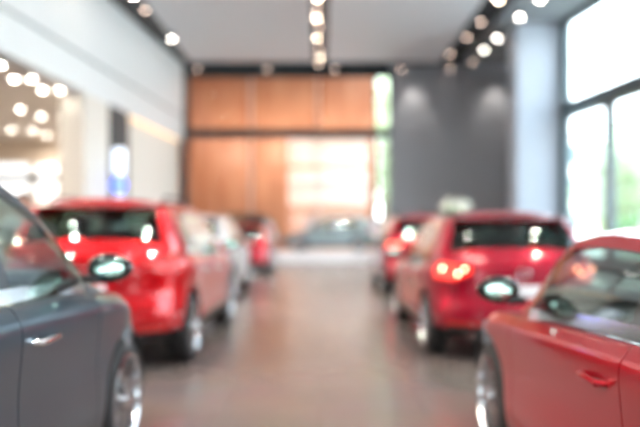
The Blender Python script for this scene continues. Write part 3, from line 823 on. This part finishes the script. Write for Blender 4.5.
# centre slot
cen = [(318, 64, 'd'), (320, 57, 'w'), (319, 50, 'd'), (317, 38, 'w'), (319, 26, 'd'), (316.5, 18, 'w'), (317, 10, 'd'), (318, -2, 'w'), (319, -14, 'w')]
for i, (x, y, k) in enumerate(cen):
    X, Z = px(x, y, HL-.22)
    put(proto_w if k == 'w' else proto_d, X, Z, HL, '%s ceiling spotlight from the far end in the centre lighting slot' % ordn[i])
lef = [(203, 67, 'd'), (172, 39, 'c'), (145, 10, 'd'), (133, -4, 'c'), (110, -26, 'c')]
for i, (x, y, k) in enumerate(lef):
    X, Z = px(x, y, HL-.22)
    if i == 0: X = -5.9; Z = 31.3
    put(proto_c if k == 'c' else proto_d, X, Z, HL, '%s ceiling spotlight from the far end in the dark left-hand ceiling strip' % ordn[i])
rig = [(450, 54, 'd'), (467, 37, 'd'), (481, 22, 'd'), (498, 0, 'w')]
for i, (x, y, k) in enumerate(rig):
    X, Z = px(x, y, HL-.22)
    put(proto_w if k == 'w' else proto_d, X, Z, HL, '%s ceiling spotlight from the far end in the dark right-hand ceiling strip' % ordn[i])
rg2 = [(473, 62, 'd'), (484, 50, 'c'), (497, 38, 'c'), (520, 17, 'c'), (540, -1, 'c'), (570, -28, 'c')]
for i, (x, y, k) in enumerate(rg2):
    X, Z = px(x, y, HL-.22)
    put(proto_c if k == 'c' else proto_d, X, Z, HL, '%s spotlight from the far end on the grey ceiling near the windows' % ordn[i])
bm_ = [(267, 66), (335, 64), (401, 66), (450, 67)]
for i, (x, y) in enumerate(bm_):
    X = (x-320)/650*31.3
    put(proto_d, X, 31.3, HL, '%s spotlight from the left on the dark beam over the end wall glazing' % ordn[i])
# rows that continue over the camera (seen only in the paintwork)
for k in range(20):
    zz = 19.5-1.42*k
    for X, nm in ((.13*(-1)**k, 'centre lighting slot'), (-6.6, 'dark left-hand ceiling strip'), (6.2, 'dark right-hand ceiling strip')):
        put(proto_w, X, zz, HL, 'ceiling spotlight of the %s, %s back from the edge of view' % (nm, ordn[k]), 'spotlights above and behind the camera in the %s' % nm)

def downlight():
    r = empty('downlight')
    rg = lathe(bmesh.new(), [(.10, -.035), (.155, -.03), (.155, 0), (.10, 0), (.10, -.035)], 'z', 28)
    obj('ring', rg, M['whitehousing'], r)
    ln = bmesh.new(); cyl(ln, (0, 0, -.018), .10, .012, 'z', 24); obj('lens', ln, M['downlamp'], r)
    return r
dl = downlight(); usedd = False
dls = [(0, 66), (14, 80), (32, 80), (43, 91), (60, 91), (67, 101), (83, 102), (20, 110), (41, 117), (12, 130), (32, 131), (47, 136)]
where = ['at the left edge of the picture, topmost one', 'left one of the second pair from the top', 'right one of the second pair from the top',
         'left one of the third pair from the top', 'right one of the third pair from the top', 'left one of the pair nearest the cream pillar', 'right one of the pair nearest the cream pillar',
         'left one of the two behind the front pairs', 'right one of the two behind the front pairs', 'leftmost of the three deepest in the lounge', 'middle of the three deepest in the lounge', 'rightmost of the three deepest in the lounge']
for i, (x, y) in enumerate(dls):
    X, Z = px(x, y, 5.70)
    o = dl if i == 0 else copy_tree(dl)
    o.location = (X, Z, 5.75); tag(o, 'round ceiling downlight over the lounge, '+where[i], 'downlight', 'downlights over the lounge')
for k in range(6):
    for j in range(2):
        o = copy_tree(dl); o.location = (-8.4-.6*j-(.2*k), 14.6-2.6*k, 5.75)
        tag(o, 'round lounge ceiling downlight outside the view', 'downlight', 'lounge downlights beside the camera')

# light thrown by the lamps, then added fill and sparkle lights
def spot_light(x, y, z, tx, ty, tz, e, size=1.6, col=(1, .9, .8), name='spot_beam'):
    l = bpy.data.lights.new(name, 'SPOT'); l.energy = e; l.spot_size = size; l.spot_blend = .8; l.color = col; l.shadow_soft_size = .08
    o = bpy.data.objects.new(name, l); C.objects.link(o); o.location = (x, y, z)
    o.rotation_euler = (Vector((tx, ty, tz))-Vector((x, y, z))).to_track_quat('-Z', 'Y').to_euler()
for o in [o for o in C.objects if o.get('category') == 'spotlight']:
    X, Z, _z = o.location
    if Z > 31: continue
    side_ = -1 if X < -1 else 1 if X > 1 else (-1 if int(Z*7) % 2 else 1)
    spot_light(X, Z, HL-.26, X+side_*1.5 if abs(X) < 1 else side_*2.4, Z+((2.2, 4.0)[int(abs(Z)*10) % 2] if Z < 22 else -1.5), (.9, 1.5)[int(abs(Z)*10) % 2], 460 if Z < 22 else 450, 1.15, (1, .94, .88))
for x_ in (4.6, 8.6):
    spot_light(x_, 31.3, HL-.3, x_, 32.2, 5.5, 150, 1.2)
for x_ in (-5, -2.4, .2, 2.4):
    spot_light(x_, 32.5, zT, x_, 36, zT-1.0, 330, 2.9, (1, .85, .7), 'passage_fill')  # added fill hidden behind the transom, brightens the wood wall
spot_light(1.2, 36.6, 5.6, 1.2, 38.6, 3.0, 80, 2.6, (1, .9, .85), 'opening_fill')  # added fill without a fixture, whitens the wall inside the opening
for k in range(6):
    for j in range(2):
        spot_light(-8.4-.6*j-.2*k, 14.6-2.6*k, 5.6, 1.5, 14.6-2.6*k-3, .7, 500, 1.3, (1, .9, .78), 'sparkle_beam')  # beams added and aimed sideways to put sparkle on the red saloon's side
# lounge: soft lamp glow under its ceiling
for z_ in (8, 15, 22, 28.5):
    l = bpy.data.lights.new('lounge_glow', 'AREA'); l.shape = 'RECTANGLE'; l.size = 3; l.size_y = 5; l.energy = 330; l.color = (1, .88, .74)
    o = bpy.data.objects.new('lounge_glow', l); C.objects.link(o); o.location = (-11.5, z_, 5.5)

# lounge furniture in view: lit panels on the end wall and the pylon sign
zz = 31.0
for (x0, x1, y0, y1, lab) in ((34, 60, 164, 200, 'bright white lit panel on the lounge end wall, right one of two'), (-12, 26, 163, 200, 'bright white lit panel on the lounge end wall, left one of two')):
    X0, X1 = (x0-320)/650*zz, (x1-320)/650*zz; Z1, Z0 = 1.36+(231-y0)/650*zz, 1.36+(231-y1)/650*zz
    r = empty('light_panel', ((X0+X1)/2, zz+.3, Z0))
    w2 = (X1-X0)/2
    obj('screen', nbox(-w2, w2, -.08, -.05, 0, Z1-Z0), M['lightbox'], r, sm=False)
    fb = bmesh.new(); box(fb, -w2-.06, w2+.06, -.05, .1, -.06, Z1-Z0+.06); obj('frame', fb, M['whitehousing'], r, sm=False)
    tag(r, lab, 'light panel')
zz = 22.9; X = (120-320)/650*zz
sg = empty('pylon_sign', (X, zz, 0)); tag(sg, 'tall slim lit sign, white above and blue below, before the dark pillar', 'sign')
obj('column', nbox(-.20, .20, -.1, .1, 0, 4.3, bev=.03), M['whitehousing'], sg)
obj('white_light', nbox(-.20, .20, -.12, -.10, 3.35, 4.25, bev=.008), M['paleblue'], sg)
dd = bmesh.new(); cyl(dd, (0, -.125, 2.98), .24, .04, 'y', 32); obj('blue_light', dd, M['bluesign'], sg)
obj('lower_panel', nbox(-.17, .17, -.12, -.10, 1.2, 2.6, bev=.008), M['paleblue'], sg)
dd = bmesh.new(); bmesh.ops.create_circle(dd, cap_ends=True, radius=.24, segments=4)
dd.free()

# ------------------------------------------------------------------ flowers on a pedestal
FX, FZ = (455-320)/650*13.3, 13.3
pd = empty('pedestal', (4.6, 15.2, 0)); FX, FZ = (455-320)/650*19.6, 19.6
pd.location = (FX, FZ, 0); tag(pd, 'slim grey pedestal holding the white flowers behind the crimson hatchback', 'pedestal')
obj('plinth', nbox(-.2, .2, -.2, .2, 0, 1.35, bev=.015), M['greywall2'], pd)
obj('plinth_top', nbox(-.24, .24, -.24, .24, 1.35, 1.40, bev=.01), M['platform'], pd)
fa = empty('flower_arrangement', (FX, FZ, 1.40)); tag(fa, 'round bouquet of white flowers in a vase above the crimson hatchback roof', 'flowers')
obj('vase', lathe(bmesh.new(), [(0, 0), (.09, 0), (.13, .10), (.10, .22), (.07, .30), (.10, .36), (.085, .36), (.06, .30), (0, .28)], 'z', 28), M['platform'], fa)
fb = bmesh.new(); lf = bmesh.new(); st = bmesh.new(); rr = random.Random(3)
for k in range(60):
    u = rr.uniform(-.25, 1); a = rr.uniform(0, 2*PI); s_ = math.sqrt(1-u*u)
    p = Vector((.44*s_*math.cos(a), .44*s_*math.sin(a), .62+.30*u))
    tube(st, [(0, 0, .3), tuple(p*.5+Vector((0, 0, .2))), tuple(p)], .006, 5)
    for q in range(7):
        aa = 2*PI*q/7; n = (p-Vector((0, 0, .62))).normalized(); t1 = n.orthogonal().normalized(); t2 = n.cross(t1)
        d = t1*math.cos(aa)+t2*math.sin(aa); sd = n.cross(d)
        vs = [fb.verts.new(p), fb.verts.new(p+d*.04+sd*.028+n*.02), fb.verts.new(p+d*.085+n*.045), fb.verts.new(p+d*.04-sd*.028+n*.02)]
        fb.faces.new(vs)
    if k % 2 == 0:
        p2 = p*.96+Vector((0, 0, -.05)); d = Vector((math.cos(a), math.sin(a), .3)); sd = Vector((-math.sin(a), math.cos(a), 0))
        vs = [lf.verts.new(p2), lf.verts.new(p2+d*.07+sd*.03), lf.verts.new(p2+d*.15), lf.verts.new(p2+d*.07-sd*.03)]; lf.faces.new(vs)
obj('blossoms', fb, M['petal'], fa); obj('leaves', lf, M['leafy'], fa); obj('stems', st, M['leaf'], fa)

# ------------------------------------------------------------------ people
def skinned(name, joints, edges, m, parent, lv=2):
    me = bpy.data.meshes.new(name); me.from_pydata([j[0] for j in joints], edges, [])
    o = bpy.data.objects.new('w', me); C.objects.link(o)
    o.modifiers.new('s', 'SKIN'); sv = me.skin_vertices[0].data
    for i, j in enumerate(joints):
        r = j[1]; sv[i].radius = (r, r) if not isinstance(r, tuple) else r
    sv[0].use_root = True
    sb = o.modifiers.new('b', 'SUBSURF'); sb.levels = lv; sb.render_levels = lv
    bpy.context.view_layer.update()
    r = bpy.data.meshes.new_from_object(o.evaluated_get(bpy.context.evaluated_depsgraph_get()))
    bpy.data.objects.remove(o)
    return obj(name, r, m, parent, ang=180)
def make_person(loc, rz, hgt, shirt, trou, hair, label, arm=0.):
    root = empty('person', loc, rz); k = hgt/1.75
    def V(x, y, z): return (x*k, y*k, z*k)
    J = [(V(0, 0, .98), (.15*k, .11*k)), (V(0, -.01, 1.15), (.13*k, .095*k)), (V(0, -.02, 1.34), (.16*k, .11*k)), (V(0, .0, 1.46), (.07*k, .06*k)), (V(0, .01, 1.53), .052*k),
         (V(0, .02, 1.60), (.072*k, .085*k)), (V(0, .02, 1.68), (.076*k, .092*k)), (V(0, .01, 1.73), (.05*k, .06*k))]
    E = [(0, 1), (1, 2), (2, 3), (3, 4), (4, 5), (5, 6), (6, 7)]
    hands = []
    for s in (-1, 1):
        b = len(J)
        el = V(s*.25, -.02+arm*.05, 1.13); wr_ = V(s*.26, .06+arm*.16, .89+arm*.14)
        J += [(V(s*.17, -.01, 1.42), .062*k), (el, .042*k), (wr_, .028*k), ((wr_[0], wr_[1]+.015*k, wr_[2]-.075*k), (.016*k, .036*k))]
        E += [(3, b), (b, b+1), (b+1, b+2), (b+2, b+3)]
        h = Vector(J[b+3][0])
        for q in range(4):
            l = (.072, .082, .078, .062)[q]*k; fy = (q-1.5)*.017*k; c = len(J)
            J += [((h.x, h.y+fy, h.z-.028*k), .0085*k), ((h.x-s*.004, h.y+fy, h.z-.028*k-l*.5), .008*k), ((h.x-s*.018*k, h.y+fy+.004, h.z-.028*k-l), .0065*k)]
            E += [(b+3, c), (c, c+1), (c+1, c+2)]
        c = len(J); J += [((h.x-s*.006, h.y+.036*k, h.z+.015*k), .010*k), ((h.x-s*.012, h.y+.052*k, h.z-.025*k), .008*k)]
        E += [(b+2, c), (c, c+1)]
        b = len(J)
        J += [(V(s*.095, 0, .86), .088*k), (V(s*.105, .015, .50), .056*k), (V(s*.11, -.01, .10), .038*k), (V(s*.115, .0, .045), .04*k), (V(s*.125, .14, .03), .032*k)]
        E += [(0, b), (b, b+1), (b+1, b+2), (b+2, b+3), (b+3, b+4)]
    skinned('body', J, E, M['skin'], root)
    # clothing follows the same joints, a little wider
    g = .016*k
    T = [(V(0, 0, .95), (.165*k, .125*k)), (V(0, -.01, 1.15), (.148*k, .112*k)), (V(0, -.02, 1.34), (.176*k, .125*k)), (V(0, 0, 1.45), (.095*k, .08*k))]
    TE = [(0, 1), (1, 2), (2, 3)]
    for s in (-1, 1):
        b = len(T); T += [(V(s*.17, -.01, 1.42), .076*k), (V(s*.25, -.02+arm*.05, 1.13), .056*k), (V(s*.259, .04+arm*.13, .94+arm*.12), .045*k)]
        TE += [(3, b), (b, b+1), (b+1, b+2)]
    skinned('shirt', T, TE, shirt, root)
    T = [(V(0, 0, .96), (.158*k, .12*k))]; TE = []
    for s in (-1, 1):
        b = len(T); T += [(V(s*.095, 0, .86), .102*k), (V(s*.105, .015, .50), .072*k), (V(s*.11, -.01, .10), .060*k)]
        TE += [(0, b), (b, b+1), (b+1, b+2)]
    skinned('trousers', T, TE, trou, root)
    hb = bmesh.new(); bmesh.ops.create_icosphere(hb, subdivisions=3, radius=1)
    for v in hb.verts:
        c = v.co; z = max(c.z, -.75 if c.y < .1 else .25)
        v.co = Vector((c.x*.088*k, (.0+c.y*.102)*k, (1.672+z*.093)*k))
    obj('hair', hb, hair, root)
    fc = bmesh.new()
    for s in (-1, 1): bmesh.ops.create_icosphere(fc, subdivisions=2, radius=.011*k, matrix=Matrix.Translation(V(s*.03, .098, 1.655)))
    obj('eyes', fc, M['gloss_black'], root)
    fc = bmesh.new(); bmesh.ops.create_cone(fc, cap_ends=True, segments=8, radius1=.014*k, radius2=.005*k, depth=.045*k, matrix=Matrix.Translation(V(0, .112, 1.635)))
    obj('nose', fc, M['skin'], root)
    fc = nbox(-.022*k, .022*k, .098*k, .106*k, 1.592*k, 1.600*k, bev=.002); obj('mouth', fc, M['taillens'] if False else M['skin'], root)
    ea = bmesh.new()
    for s in (-1, 1):
        bmesh.ops.create_icosphere(ea, subdivisions=2, radius=1, matrix=Matrix.Translation(V(s*.085, .015, 1.64)) @ Matrix.Diagonal((.010*k, .018*k, .028*k, 1)))
    obj('ears', ea, M['skin'], root)
    for s in (-1, 1):
        sh = nbox(-.045*k, .045*k, -.075*k, .20*k, 0, .075*k, bev=.02*k)
        bmesh.ops.translate(sh, verts=sh.verts, vec=V(s*.115, 0, 0))
        for v in sh.verts:
            if v.co.y > .10*k: v.co.z *= .6
        obj('shoe', sh, M['black'], root)
    tag(root, label, 'person'); return root
cw = mat('white_cotton', (.80, .78, .80), .8); cpk = mat('pink_cotton', (.62, .38, .34), .8); cd = mat('navy_cloth', (.03, .035, .06), .8); ct = mat('tan_cloth', (.36, .24, .18), .8)
def pat(x, z): return (x-320)/650*z
make_person((pat(23, 7.6), 7.6, 0), -2.6, 1.80, cw, cd, M['hairdark'], 'person in a white top standing behind the dark grey SUV at the left', .3)
make_person((pat(380, 28.0), 27.9, 0), PI*.9, 1.82, cw, ct, M['hairdark'], 'person in a white shirt and tan trousers standing in front of the platform', .6)
make_person((pat(375, 31.2), 31.15, .42), PI, 1.84, cw, cd, M['hairdark'], 'person in white standing on the platform beside the glass end wall strip', .2)
make_person((pat(311, 31.3), 31.2, .42), PI, 1.80, cw, cw, M['hairdark'], 'person dressed all in white standing behind the pale silver hatchback', .1)
make_person((pat(395, 31.2), 31.2, .42), PI*.8, 1.80, cpk, cd, M['hairdark'], 'person in a pinkish top standing on the platform above the dark red SUV', .5)
make_person((pat(423, 29.6), 29.6, .42), -PI*.8, 1.84, cpk, ct, M['hairdark'], 'person in a pinkish top on the platform, right of the others', .2)

# ------------------------------------------------------------------ outside
def tree(x, y, h, r, m, label, seed, name='tree', n=2200, leaf=.22, trunk=True, z0=-.2):
    rr = random.Random(seed); root = empty(name, (x, y, z0)); tag(root, label, 'tree' if trunk else 'shrub')
    b = bmesh.new()
    pts = [(0, 0, 0), (.1, 0, h*.3), (0, .1, h*.6), (0, 0, h*.85)]
    tube(b, pts, [.16*h/6, .12*h/6, .08*h/6, .03], 8)
    for q in range(6):
        a = q*1.05; tube(b, [(.05, 0, h*(.35+.07*q)), (r*.6*math.cos(a), r*.6*math.sin(a), h*(.52+.07*q))], [.06*h/6, .02], 6)
    obj('trunk', b, M['bark'], root)
    L_ = []; F_ = []
    for q in range(n):
        while True:
            p = Vector((rr.uniform(-1, 1), rr.uniform(-1, 1), rr.uniform(-1, 1)))
            if .25 < p.length < 1: break
        p = Vector((p.x*r, p.y*r, h*.62+p.z*h*.40 if trunk else h*.52+p.z*h*.46))
        d = Vector((rr.uniform(-1, 1), rr.uniform(-1, 1), rr.uniform(-.6, .6))).normalized()*leaf; s_ = d.orthogonal().normalized()*leaf*.4
        i = len(L_); L_ += [p-d, p+s_, p+d, p-s_]; F_.append((i, i+1, i+2, i+3))
    me = bpy.data.meshes.new('foliage'); me.from_pydata(L_, [], F_)
    obj('foliage', me, m, root, sm=False)
def outp(x, z): return (x-320)/650*z
tree(outp(628, 33), 33, 6.6, 1.9, M['leafy'], 'light green tree outside the right-hand windows, seen behind the mullion', 1)
tree(outp(655, 38), 38, 9.0, 3.0, M['leafy'], 'taller green tree outside at the right edge of the window', 2)
tree(outp(602, 52), 52, 7.0, 2.4, M['leafy'], 'distant pale green tree outside the left pane of the right-hand windows', 3)
tree(outp(640, 29), 29, 2.4, 1.6, M['leaf'], 'low green shrub outside the right-hand windows', 4, 'shrub', 1400, .12, False)
tree(outp(384, 41), 41, 12.5, 1.3, M['leafy'], 'green tree outside behind the narrow strip of the end wall glazing', 5)
# pale building across the street
bl = empty('building', (outp(585, 62), 62, -.2)); tag(bl, 'pale building across the street outside the right-hand windows', 'building')
obj('facade', nbox(-6, 4.0, 0, 6, 0, 11), mat('pale_facade', (.85, .85, .84), .7), bl, sm=False)
for i in range(3):
    for j in range(3): obj('window', nbox(-5+i*3, -3.6+i*3, -.05, .05, 1.5+j*3.2, 3.4+j*3.2), M['tealframe'], bl, sm=False)

# ------------------------------------------------------------------ daylight
w = bpy.data.worlds.new('World'); S.world = w; w.use_nodes = True
nt = w.node_tree; bg = nt.nodes['Background']
tc = nt.nodes.new('ShaderNodeTexCoord'); sp = nt.nodes.new('ShaderNodeSeparateXYZ'); nt.links.new(tc.outputs['Generated'], sp.inputs[0])
cr = nt.nodes.new('ShaderNodeValToRGB'); cr.color_ramp.elements[0].position = 0; cr.color_ramp.elements[0].color = (.95, .98, 1, 1)
cr.color_ramp.elements[1].position = .8; cr.color_ramp.elements[1].color = (.62, .80, 1, 1)
nt.links.new(sp.outputs[2], cr.inputs[0]); nt.links.new(cr.outputs[0], bg.inputs[0]); bg.inputs[1].default_value = 7.0
sl = bpy.data.lights.new('sun', 'SUN'); sl.energy = 12; sl.angle = .02; sl.color = (1, .95, .86)
so = bpy.data.objects.new('sun', sl); C.objects.link(so); so.rotation_euler = (math.radians(28), math.radians(-50), 0)

# ------------------------------------------------------------------ camera
cd_ = bpy.data.cameras.new('camera'); cam = bpy.data.objects.new('camera', cd_); C.objects.link(cam); S.camera = cam
cam.location = (0, 0, CAMH); cam.rotation_euler = (PI/2, 0, 0)
cd_.sensor_width = 36; cd_.lens = 36*F/640; cd_.shift_y = (HY-213.5)/640
cd_.dof.use_dof = True; cd_.dof.focus_distance = 1.8; cd_.dof.aperture_fstop = cd_.lens/41.5
cd_.clip_start = .05; cd_.clip_end = 500
vs = S.view_settings; S.display_settings.display_device = 'sRGB'
vs.view_transform = 'Standard'; vs.look = 'None'; vs.gamma = 1; vs.use_curve_mapping = False; vs.exposure = .27
cy = S.cycles
cy.use_denoising = True; cy.use_adaptive_sampling = False; cy.light_sampling_threshold = 0; cy.max_bounces = 8; cy.diffuse_bounces = 4; cy.glossy_bounces = 4; cy.transparent_max_bounces = 16; cy.transmission_bounces = 4
cy.sample_clamp_indirect = 12; cy.blur_glossy = .3; cy.caustics_reflective = False; cy.caustics_refractive = False
